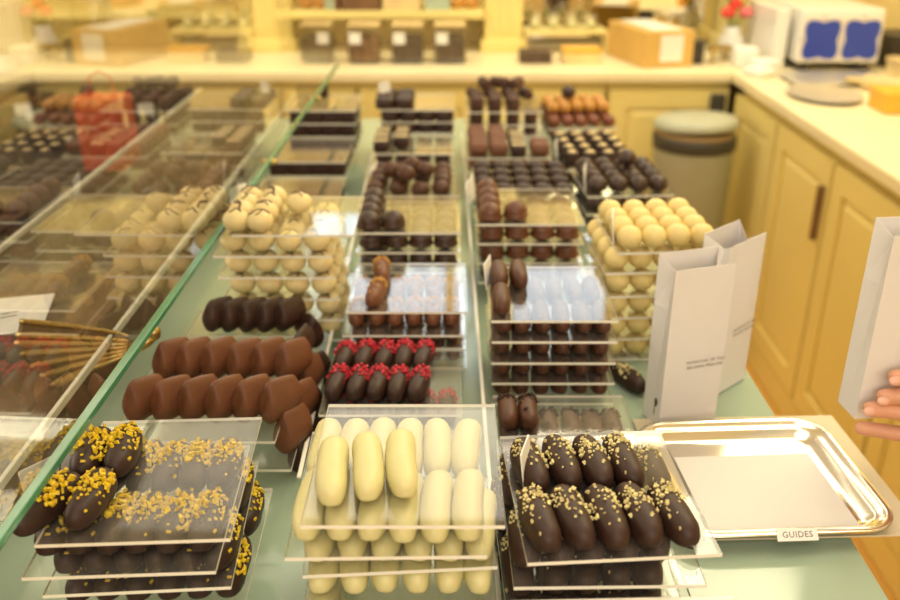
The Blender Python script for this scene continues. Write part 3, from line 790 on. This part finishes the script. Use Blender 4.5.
# body as one continuous figure in world coordinates
B = [((.80, .80, .02), .115), ((.80, .80, .18), .125), ((.80, .80, .36), .135), ((.80, .80, .50), .06), ((.80, .80, .56), .052),
     ((.79, .79, .66), .085), ((.79, .79, .75), .075),
     ((.76, .96, .46), .055), ((.80, .99, .24), .046), ((.80, 1.0, .05), .036), ((.80, 1.0, -.04), .03),
     ((.76, .64, .46), .055), ((.76, .60, .22), .046), ((.655, .67, .085), .034), ((.585, .715, .092), .025),
     ((.80, .89, -.08), .085), ((.81, .89, -.45), .06), ((.81, .89, -.85), .042), ((.73, .89, -.91), .035),
     ((.80, .71, -.08), .085), ((.81, .71, -.45), .06), ((.81, .71, -.85), .042), ((.73, .71, -.91), .035)]
E_ = [(0, 1), (1, 2), (2, 3), (3, 4), (4, 5), (5, 6), (2, 7), (7, 8), (8, 9), (9, 10), (2, 11), (11, 12), (12, 13), (13, 14), (0, 15), (15, 16), (16, 17), (17, 18), (0, 19), (19, 20), (20, 21), (21, 22)]
body = skin('body', [(w2p(p), r) for p, r in B], E_, 'skin', per, 2, 0)
dg = bpy.context.evaluated_depsgraph_get(); dg.update()
bme = bpy.data.meshes.new_from_object(body.evaluated_get(dg))
def garment(name, test, off, mat):
    use = [p for p in bme.polygons if test(p.center.x+.80, p.center.z-.95)]
    ids = sorted({v for p in use for v in p.vertices}); mp = {v: i for i, v in enumerate(ids)}
    vs = [bme.vertices[v].co+bme.vertices[v].normal*off for v in ids]
    o = link(name, mk(name, vs, [tuple(mp[v] for v in p.vertices) for p in use], mat, True), per)
    m = o.modifiers.new('Solidify', 'SOLIDIFY'); m.thickness = .004; m.offset = 1
garment('shirt', lambda x, z: -.06 < z < .49 and x > .665, .010, 'shirt')
garment('trousers', lambda x, z: -.87 < z < -.045, .008, 'apron')
for y in (.71, .89): skin('shoe', [(w2p((.83, y, -.90)), .052), (w2p((.72, y, -.912)), .045)], [(0, 1)], 'black_plastic', per, 2, 0)
h = link('hair', ball_me('hair', 'hair', .098, 1.0, .02, 3), per, w2p((.835, .80, .655)))
for s in (-1, 1):
    link('eye', ball_me('eye', 'ink', .008, 1), per, w2p((.709, .79+s*.03, .695)))
link('nose', ball_me('nose', 'skin', .013, 1.3), per, w2p((.700, .79, .66)))
link('mouth', boxme('mouth', -.004, .004, -.02, .02, -.004, .004, 'pink_paint', .003), per, w2p((.712, .79, .635)))
# hand: palm and five fingers closing on the bag
hand_nodes = [((.590, .712, .092), .024), ((.555, .728, .092), .029), ((.520, .738, .092), .030), ((.497, .742, .092), .027)]
skin('hand', [(w2p(p), r) for p, r in hand_nodes], [(0, 1), (1, 2), (2, 3)], 'skin', per, 2, 0)
def fingerchain(pts, r):
    n = len(pts)
    skin('finger', [(w2p(p), r*1.16*(1.08-.26*i/(n-1))) for i, p in enumerate(pts)], [(i, i+1) for i in range(n-1)], 'skin', per, 2, 0)
fingerchain([(.520, .745, .112), (.493, .739, .123), (.462, .746, .127), (.440, .754, .126), (.421, .7565, .122)], .0088)
fingerchain([(.520, .740, .100), (.490, .734, .106), (.457, .744, .107), (.433, .753, .105), (.414, .7565, .100)], .0090)
fingerchain([(.520, .738, .084), (.490, .733, .086), (.455, .744, .088), (.428, .753, .089), (.403, .757, .088)], .0087)
fingerchain([(.520, .742, .070), (.492, .742, .064), (.458, .752, .060), (.430, .762, .0595), (.405, .770, .0595)], .0078)
for (x, y, z) in ((.4235, .7475, .1245), (.4165, .7475, .1025), (.4055, .7478, .0905)):
    n_ = link('nail', ball_me('nail', 'nail', .0052, .5, 0, 1, 14, 8), per, w2p((x, y+.001, z)), (PI/2-.35, 0, 0)); n_.scale = (1.25, .9, 1)
fingerchain([(.545, .735, .105), (.536, .785, .122), (.518, .822, .132), (.494, .836, .136)], .0098)

# ------------------------------------------------------------------ room
X0, X1, Y0, Y1, ZF, ZC = -2.6, 1.75, -1.6, 4.0, -.95, 1.75
structure('floor', boxme('floor', X0, X1, Y0, Y1, ZF-.1, ZF, 'floor_wood'))
structure('ceiling', boxme('ceiling', X0, X1, Y0, Y1, ZC, ZC+.1, 'ceiling_paint'))
structure('wall_left', boxme('wl', X0-.1, X0, Y0, Y1, ZF, ZC, 'cream_wall'))
structure('wall_right', boxme('wr', X1, X1+.1, Y0, Y1, ZF, ZC, 'cream_wall'))
structure('wall_rear', boxme('wb', X0, X1, Y0-.1, Y0, ZF, ZC, 'cream_wall'))
structure('wall_back', boxme('wk', X0, X1, Y1, Y1+.1, ZF, ZC, 'cream_wall'))

def panel_door(bm, u0, u1, z0, z1, place):
    """raised-panel door: place(u, depth, z) -> position"""
    def b(a0, a1, c0, c1, d0, d1):
        vs = [bm.verts.new(place(u, d, z)) for z in (c0, c1) for d in (d0, d1) for u in (a0, a1)]
        for q in ((0, 2, 3, 1), (4, 5, 7, 6), (0, 1, 5, 4), (2, 6, 7, 3), (0, 4, 6, 2), (1, 3, 7, 5)): bm.faces.new([vs[i] for i in q])
    s = .065
    b(u0, u1, z0, z1, 0, .018)
    b(u0, u0+s, z0, z1, -.012, 0); b(u1-s, u1, z0, z1, -.012, 0)
    b(u0+s, u1-s, z0, z0+s, -.012, 0); b(u0+s, u1-s, z1-s, z1, -.012, 0)
    i = s+.028
    v = [bm.verts.new(place(*p)) for p in ((u0+s+.006, 0, z0+s+.006), (u1-s-.006, 0, z0+s+.006), (u1-s-.006, 0, z1-s-.006), (u0+s+.006, 0, z1-s-.006), (u0+i, -.010, z0+i), (u1-i, -.010, z0+i), (u1-i, -.010, z1-i), (u0+i, -.010, z1-i))]
    for q in ((4, 5, 6, 7), (0, 1, 5, 4), (1, 2, 6, 5), (2, 3, 7, 6), (3, 0, 4, 7)): bm.faces.new([v[k] for k in q])

YB = 3.34; XR = 1.045; ZW = -.05
# back run of cabinets: one unit per door
NAMES_B = ['near the bin', 'behind the nut clusters', 'behind the ivory finger column', 'behind the glass screen end', 'far behind the glass screen', 'at the far customer side']
for k in range(6):
    u1 = 1.035-.46*k; u0 = u1-.455
    cb = empty('base_cabinet', (0, YB, ZF), 0, f'cream panelled cabinet of the back run, {NAMES_B[k]}', 'cabinet', 'cream base cabinets')
    bm = bmesh.new(); abox(bm, u0, u1, .02, Y1-YB-.02, 0, ZW-ZF-.041); link('carcass', frombm('carc', bm, 'cream_paint'), cb)
    bm = bmesh.new(); panel_door(bm, u0+.008, u1-.008, .10, ZW-ZF-.07, lambda u, d, z: (u, d, z)); link('door', frombm('door', bm, 'cream_paint'), cb)
wt = link('worktop_back', boxme('wtb', X0+.02, XR-.02, YB-.03, Y1-.01, ZW-.04, ZW, 'worktop', .008), None)
wt.name = 'back_worktop'; tag(wt, 'long cream worktop running along the back wall', 'worktop')
NAMES_R = ['nearest the back corner beside the bin', 'second from the corner', 'third from the corner beside the held bag', 'fourth from the back corner', 'fifth from the back corner', 'sixth from the back corner']
for k in range(6):
    u1 = 3.27-.46*k; u0 = u1-.455
    cb = empty('base_cabinet', (XR, 0, ZF), 0, f'cream panelled cabinet of the aisle run, {NAMES_R[k]}', 'cabinet', 'cream base cabinets')
    bm = bmesh.new(); abox(bm, .02, X1-XR-.02, u0, u1, 0, ZW-ZF-.041); link('carcass', frombm('carc', bm, 'cream_paint'), cb)
    bm = bmesh.new(); panel_door(bm, u0+.008, u1-.008, .10, ZW-ZF-.07, lambda u, d, z: (d, u, z)); dr = link('door', frombm('door', bm, 'cream_paint'), cb)
    if k == 1:
        bm = bmesh.new(); abox(bm, -.030, -.012, u0+.025, u0+.040, .60, .76, .004); link('handle', frombm('handle', bm, 'walnut'), dr)
wt = link('aisle_worktop', boxme('wtr', XR-.02, X1-.01, .55, Y1-.01, ZW-.04, ZW+.001, 'worktop', .008), None)
tag(wt, 'cream worktop along the aisle with trays and boxes on it', 'worktop')
structure('baseboard_right', boxme('bbr', XR-.008, XR+.02, .55, 3.25, ZF, ZF+.09, 'cream_paint', .004))
structure('baseboard_back', boxme('bbb', X0+.02, XR-.01, YB-.008, YB+.02, ZF, ZF+.09, 'cream_paint', .004))

# pilasters and bays on the back wall
def pil(n, x, w=.15):
    bm = bmesh.new(); abox(bm, x-w/2, x+w/2, 3.74, Y1, ZW, ZC, .006)
    abox(bm, x-w/2-.015, x+w/2+.015, 3.725, Y1, ZW, ZW+.05, .006)
    for q in (-.04, 0, .04): abox(bm, x+q-.010, x+q+.010, 3.732, 3.75, ZW+.08, ZC-.1, .003)
    structure(f'trim_{n}', frombm('pil', bm, 'cream_paint'))
for i, x in enumerate((.215, 1.20, -.77, -1.76)): pil(i+1, x)
structure('trim_5', boxme('t5', X0, X1, 3.80, Y1, .95, 1.10, 'cream_paint', .01))
# mirror in the middle bay
mr = link('wall_mirror', boxme('mir', .295, 1.12, 3.955, 3.965, ZW+.02, .93, 'mirror')); tag(mr, 'tall mirror panel between the fluted pilasters of the back wall', 'mirror')
# shelf in the left bay
o = link('wall_shelf', boxme('shf', -.69, .135, 3.70, 3.99, .085, .115, 'cream_paint', .004)); tag(o, 'cream shelf above the glass jars on the back wall', 'shelf')
o = link('wall_shelf', boxme('shf', -1.68, -.85, 3.70, 3.99, .085, .115, 'cream_paint', .004)); tag(o, 'cream shelf on the back wall seen through the glass screen', 'shelf')
def simple_box(name, x0, x1, y0, y1, z0, z1, mat, label, cat, group=None, bev=.004, lid=None):
    o = link(name, boxme(name, x0-(x0+x1)/2, x1-(x0+x1)/2, y0-(y0+y1)/2, y1-(y0+y1)/2, 0, z1-z0, mat, bev), None, ((x0+x1)/2, (y0+y1)/2, z0)); tag(o, label, cat, group)
    if lid:
        bm = bmesh.new(); abox(bm, x0-(x0+x1)/2-.003, x1-(x0+x1)/2+.003, y0-(y0+y1)/2-.003, y1-(y0+y1)/2+.003, (z1-z0)*.78, z1-z0+.003, .002)
        link('lid', frombm('lid', bm, lid), o)
    return o
for i, (x0, x1, h, m) in enumerate([(-.62, -.44, .16, 'walnut'), (-.43, -.28, .15, 'walnut'), (-.265, -.12, .13, 'pale_wood'), (-.10, .0, .09, 'greenish_glass')]):
    simple_box('gift_box', x0, x1, 3.72, 3.88, .115, .115+h, m, ['dark brown gift box on the shelf above the first jar', 'dark brown gift box beside the tan one on the shelf', 'tan gift box on the shelf above the jars', 'pale green gift box on the shelf'][i], 'box', 'boxes on the wall shelf', lid=m)
for i, x in enumerate((-.06, .02, .08)):
    o = put('orange', x, 3.80, .207 if i == 0 else .1155, 0, ['golden ornament lying on the pale green box', 'golden ornament on the shelf beside the pale green box', 'golden ornament at the shelf end'][i], 'golden shelf ornaments'); o.name = 'ornament'; o['category'] = 'ornament'; o.scale = (2.6, 1.8, 1.9)
# jars
def jar(x, y, fillmat, label, hh=.135):
    j = empty('storage_jar', (x, y, ZW+.001), 0, label, 'jar', 'square glass jars on the back worktop')
    bm = bmesh.new(); abox(bm, -.062, .062, -.06, .06, 0, hh, .008); link('glass_body', frombm('gb', bm, 'clear_glass'), j)
    link('filling', boxme('fill', -.057, .057, -.055, .055, .006, hh*.72, fillmat, .008), j)
    link('lid', boxme('lid', -.058, .058, -.057, .057, hh, hh+.009, 'pale_wood', .003), j)
    link('label', boxme('lab', -.022, .022, -.0635, -.0615, hh*.55, hh*.85, 'card_white'), j, (-.03, 0, 0))
jar(-.325, 3.52, 'nut_fill', 'square glass jar of mixed brown nuts under the shelf')
jar(-.160, 3.52, 'dark_fill', 'square glass jar of dark beans between two other jars')
jar(-.000, 3.52, 'dark_fill', 'square glass jar of dark beans nearest the pilaster')
# middle bay things
cx = empty('carton', (.765, 3.56, ZW+.001), 8, 'long tan cardboard carton with white top and label on the back worktop', 'box')
cx.rotation_euler.z = math.radians(14)
link('body', boxme('cb', -.10, .10, -.17, .17, 0, .130, 'carton', .004), cx)
link('top_sheet', boxme('ts', -.055, .06, -.15, .16, .130, .132, 'card_white', .0006), cx)
link('front_label', boxme('fl', -.035, .055, -.1725, -.170, .02, .115, 'card_white', .0006), cx)
simple_box('speaker_cube', .895, .955, 3.46, 3.53, ZW+.001, ZW+.085, 'black_plastic', 'small black block beside the long carton', 'speaker', bev=.006)
simple_box('flat_tray', .265, .385, 3.47, 3.57, ZW+.001, ZW+.045, 'dark_fill', 'small dark box of sweets on the back worktop beside the pilaster', 'box')
simple_box('gift_box', .43, .57, 3.47, 3.58, ZW+.001, ZW+.05, 'pale_wood', 'pale yellow box between the dark sweets and the carton', 'box', lid='orange_box')
sh = empty('glass_rack', (.30, 3.70, ZW+.001), 0, 'small two-level rack with glass domes in the mirror bay', 'rack')
link('shelf', boxme('s', 0, .33, 0, .16, .075, .087, 'cream_paint', .002), sh)
for q in (.004, .326):
    bm = bmesh.new(); abox(bm, q-.004, q+.004, 0, .16, 0, .075); link('side_panel', frombm('sp', bm, 'cream_paint'), sh)
for i in range(4):
    o = link('glass_dome', lathe('dome', [(.034, 0), (.034, .03), (.028, .05), (.012, .062), (.004, .066)], 'clear_glass', 20), None, (.345+.075*i, 3.78, ZW+.0885)); tag(o, f'clear glass dome on the small rack, {ORD[i]} from the fluted pilaster', 'dome', 'glass domes on the rack')
    link('sweet', ball_me('sweet', 'ivory_choc', .022, .8), o, (0, 0, .001))
for i, (x, z) in enumerate([(1.0, .055), (1.06, .05)]):
    o = link('gold_dish', lathe('dish', [(.012, 0), (.014, .004), (.006, .01), (.006, z-.02), (.035, z), (.033, z+.003), (.004, z-.012)], 'gold', 20), None, (x, 3.50+.05*i, ZW+.001)); tag(o, ['small golden footed dish beside the black block', 'small golden footed dish nearest the corner'][i], 'dish', 'golden dishes')

# bin
bn = empty('pedal_bin', (.835, 3.03, ZF), 0, 'tall greenish grey pedal bin with lid ajar beside the cabinets', 'bin')
link('body', lathe('bin', [(.115, 0), (.125, .01), (.135, .70), (.137, .705), (.130, .71)], 'bin_grey', 40), bn)
link('rim_band', lathe('band', [(.139, .700), (.1405, .705), (.1405, .735), (.139, .742), (.10, .742)], 'bin_dark', 40), bn)
link('inner_band', lathe('band2', [(.128, .742), (.130, .745), (.130, .757), (.1, .757)], 'wood_rail', 40), bn)
ld = link('lid', lathe('lid', [(.141, 0), (.1425, .004), (.141, .02), (.125, .033), (.08, .040), (.02, .042)], 'bin_grey', 40), bn, (0, 0, .768), (math.radians(-3), math.radians(-2), 0))
link('hinge', boxme('hg', -.05, .05, .125, .155, .69, .79, 'bin_dark', .006), bn)
bt = link('bottle', lathe('bottle', [(.03, 0), (.033, .005), (.033, .13), (.012, .17), (.012, .21), (.008, .212)], 'walnut', 20), None, (1.0, 3.285, ZF+.001)); 
bpy.data.objects.remove(bt)
hk = link('door_latch', boxme('lt', -.028, .028, -.02, .0, -.06, .06, 'bin_dark', .006), None, (.965, YB-.0, -.20)); tag(hk, 'dark wall phone hanging at the cabinet corner above the bin', 'phone'); hk.name = 'wall_phone'
hk.location = (.985, 3.326, -.19)

# right worktop things
bb = empty('patterned_box', (1.395, 3.52, ZW+.002), 0, 'large white box with blue and white patterned front on the aisle worktop', 'box')
link('body', boxme('pb', -.145, .145, -.21, .22, .03, .215, 'porcelain', .006), bb)
link('patterned_front', boxme('pf', -.142, .142, -.216, -.209, .035, .19, 'blue_tile', .001), bb)
for x in (-.11, .11):
    link('foot', boxme('ft', x-.02, x+.02, -.19, .19, 0, .03, 'bin_dark', .003), bb)
wp = empty('white_board', (1.20, 3.52, ZW+.002), 0, 'upright white board leaning beside the blue patterned box', 'board')
link('board', boxme('wb', -.022, .022, -.16, .20, 0, .21, 'porcelain', .004), wp)
o = link('oval_tray', lathe('ov', [(.02, 0), (.10, .001), (.128, .012), (.130, .014), (.122, .012), (.095, .004), (.02, .003)], 'satin_silver', 36), None, (1.185, 2.87, ZW+.002)); o.scale = (.85, 1.15, 1); tag(o, 'oval silver tray near the worktop corner', 'tray')
o = link('silver_tray', loft_rings('st', [[(x, y, z) for x, y in rrect(.34-2*i_, .22-2*i_, .03)] for i_, z in ((.02, 0), (0, .012), (.002, .014), (.02, .003))], 'satin_silver'), None, (1.32, 3.13, ZW+.002)); tag(o, 'rectangular silver tray in front of the blue patterned box', 'tray')
o = link('rolling_pin', tubeme('pin', [(-.20, 0, 0), (-.15, 0, 0), (-.14, 0, 0), (.14, 0, 0), (.15, 0, 0), (.20, 0, 0)], [.010, .012, .024, .024, .012, .010], 'pale_wood', 16), None, (1.47, 2.90, ZW+.027), (0, 0, math.radians(-40))); tag(o, 'pale wooden rolling pin lying slantwise on the aisle worktop', 'rolling pin')
simple_box('sweet_box', 1.27, 1.50, 2.62, 2.74, ZW+.002, ZW+.06, 'orange_box', 'yellow orange sweet box on the aisle worktop', 'box', lid='orange_box')
o = simple_box('small_carton', 1.40, 1.47, 2.64, 2.70, ZW+.064, ZW+.085, 'red_paint', 'small red carton on top of the yellow orange box', 'box')
simple_box('black_case', 1.60, 1.72, 3.35, 3.55, ZW+.002, ZW+.12, 'black_plastic', 'black case at the wall beyond the blue patterned box', 'case')
simple_box('gold_box', 1.555, 1.68, 3.15, 3.27, ZW+.002, ZW+.06, 'pale_wood', 'pale gold box between the black case and the rolling pin', 'box', lid='pale_wood')
# flowers
vz = link('flower_vase', lathe('vase', [(.03, 0), (.045, .02), (.05, .06), (.03, .10), (.034, .115), (.02, .10)], 'porcelain', 24), None, (1.10, 3.63, ZW+.002)); tag(vz, 'white vase with red and yellow flowers in the corner', 'vase')
for i, (x, y, z, m) in enumerate([(0, 0, .20, 'red_paint'), (.04, -.02, .17, 'pink_paint'), (-.02, .02, .24, 'leaf_green'), (.045, .02, .24, 'orange_box'), (-.035, -.01, .26, 'orange_box'), (.01, .01, .27, 'leaf_green'), (-.03, -.02, .17, 'red_paint')]):
    link('flower', ball_me('flower', m, .027, .8, .08, i), vz, (x, y, z-.02))
    link('stem', tubeme('stem', [(x*.2, y*.2, .09), (x, y, z)], .003, 'leaf_green', 6), vz)
for i, (x, y, h_) in enumerate([(1.095, 3.42, .07), (1.13, 3.30, .045), (1.09, 3.22, .03)]):
    o = link('napkin_stack', boxme('nap', -.04, .04, -.045, .045, 0, h_, 'card_white', .01, 3, True), None, (x, y, ZW+.002), (0, 0, .2*i)); tag(o, ['tall folded white napkins in front of the vase', 'low folded white napkins beside the white board', 'thin folded white napkins near the worktop edge'][i], 'napkins', 'folded napkins')

# things past the glass on the customer side
rc = link('red_gift_bag', boxme('rgb', -.055, .055, -.04, .04, 0, .17, 'red_carton', .003), None, (-.80, 2.08, ZW+.0)); tag(rc, 'red gift bag behind the glass screen', 'gift bag')
link('handle', tubeme('hd', [(-.03, 0, .165), (-.025, 0, .21), (0, 0, .225), (.025, 0, .21), (.03, 0, .165)], .003, 'red_carton', 8), rc)
ct = empty('display_case', (-1.175, 1.85, ZF), 0, 'dark low display case beyond the glass screen carrying the red bag', 'display case')
link('plinth', boxme('pl', -.50, .50, -1.30, 1.25, 0, ZW-ZF-.035, 'case_dark', .004), ct)
link('table_top', boxme('tt', -.52, .52, -1.32, 1.27, ZW-ZF-.034, ZW-ZF-.001, 'case_dark2', .004), ct)
k = 0
for y in (1.15, 1.55, 2.35, 2.70):
    for x in (-1.30, -.95):
        t_ = empty('chocolate_box', (x, y, ZW), 0, f'open black box of dark chocolates beyond the glass, {ORD[k]} counted from the near end', 'box', 'black chocolate boxes beyond the glass'); k += 1
        bm = bmesh.new(); abox(bm, -.13, .13, -.12, .12, 0, .006)
        for q in ((-.13, .13, -.12, -.115), (-.13, .13, .115, .12), (-.13, -.125, -.115, .115), (.125, .13, -.115, .115)): abox(bm, q[0], q[1], q[2], q[3], .006, .035)
        link('tray', frombm('tray', bm, 'black_plastic'), t_)
        bm = bmesh.new()
        for a in range(5):
            for b in range(5): abox(bm, -.118+.048*a, -.082+.048*a, -.108+.044*b, -.076+.044*b, .0065, .030, .005)
        f = link('chocolates', frombm('fill', bm, ['dark_choc', 'brown_choc'][k % 2]), t_); f['kind'] = 'stuff'
        o = link('price_card', boxme('card', -.022, .022, -.0006, .0006, 0, .045, 'card_white'), None, (x+.08, y-.135, ZW+.0005), (-.15, 0, .3)); tag(o, f'white price card beyond the glass before the black box {ORD[k-1]} from the near end', 'price card', 'price cards beyond the glass')

# ------------------------------------------------------------------ window and lamps
emis('daylight', (.86, .94, 1.0), 2.2)
wn = structure('window_1', boxme('win', -.75, .75, Y1-.02, Y1-.012, 1.16, 1.68, 'daylight'))
bm = bmesh.new()
for a in ((-.79, -.75, 1.12, 1.72), (.75, .79, 1.12, 1.72), (-.02, .02, 1.16, 1.68), (-.79, .79, 1.12, 1.16), (-.79, .79, 1.68, 1.72)): abox(bm, a[0], a[1], Y1-.05, Y1-.005, a[2], a[3], .004)
fr = link('window_frame', frombm('wf', bm, 'cream_paint'), wn)
def area(name, loc, sx, sy, power, col, rot=(0, 0, 0)):
    l = bpy.data.lights.new(name, 'AREA'); l.shape = 'RECTANGLE'; l.size = sx; l.size_y = sy; l.energy = power; l.color = col
    o = bpy.data.objects.new(name, l); C.objects.link(o); o.location = loc; o.rotation_euler = rot; return o
NEUT = (1, .95, .85); WARM = (1, .90, .62)
area('ceiling_panel_light', (0, 2.9, 1.72), 1.4, .8, 6, NEUT)
area('ceiling_panel_light', (.0, .75, 1.72), 1.2, .8, 5.5, NEUT)
area('rear_fill_light', (.1, -1.45, .95), 1.8, 1.2, 17, (1, .95, .88), (math.radians(80), 0, 0))  # added fill from behind the camera, lifts the upright faces
area('side_fill_light', (-2.5, 1.4, .8), 1.4, 2.2, 22, (1, .94, .82), (0, math.radians(-90), 0))  # added fill at the left wall, brightens bags and aisle cabinet fronts
area('ceiling_panel_light', (-.2, -.8, 1.72), 1.2, .8, 8, NEUT)
area('ceiling_panel_light', (1.0, 1.9, 1.72), .5, 1.6, 19, WARM)
area('ceiling_panel_light', (.6, 3.2, 1.72), 1.8, .3, 15, WARM)
area('ceiling_panel_light', (-1.6, 2.9, 1.72), .8, .8, 6, WARM)
w = bpy.data.worlds.new('world'); S.world = w; w.use_nodes = True
w.node_tree.nodes['Background'].inputs[0].default_value = (1, .92, .78, 1); w.node_tree.nodes['Background'].inputs[1].default_value = .2

# ------------------------------------------------------------------ camera
cam = bpy.data.cameras.new('camera'); co = bpy.data.objects.new('camera', cam); C.objects.link(co)
co.location = (0, 0, .55); co.rotation_euler = (math.radians(90-24.5), 0, 0)
cam.sensor_width = 36; cam.lens = 36; cam.clip_start = .02
cam.dof.use_dof = True; cam.dof.focus_distance = .76; cam.dof.aperture_fstop = 4.2; cam.dof.aperture_blades = 7
S.camera = co
S.view_settings.view_transform = 'Standard'; S.view_settings.look = 'None'; S.view_settings.gamma = 1; S.view_settings.exposure = .42
S.cycles.transparent_max_bounces = 40; S.cycles.max_bounces = 10; S.cycles.use_denoising = True
S.cycles.diffuse_bounces = 4; S.cycles.glossy_bounces = 6
S.cycles.sample_clamp_indirect = 6; S.cycles.caustics_reflective = False
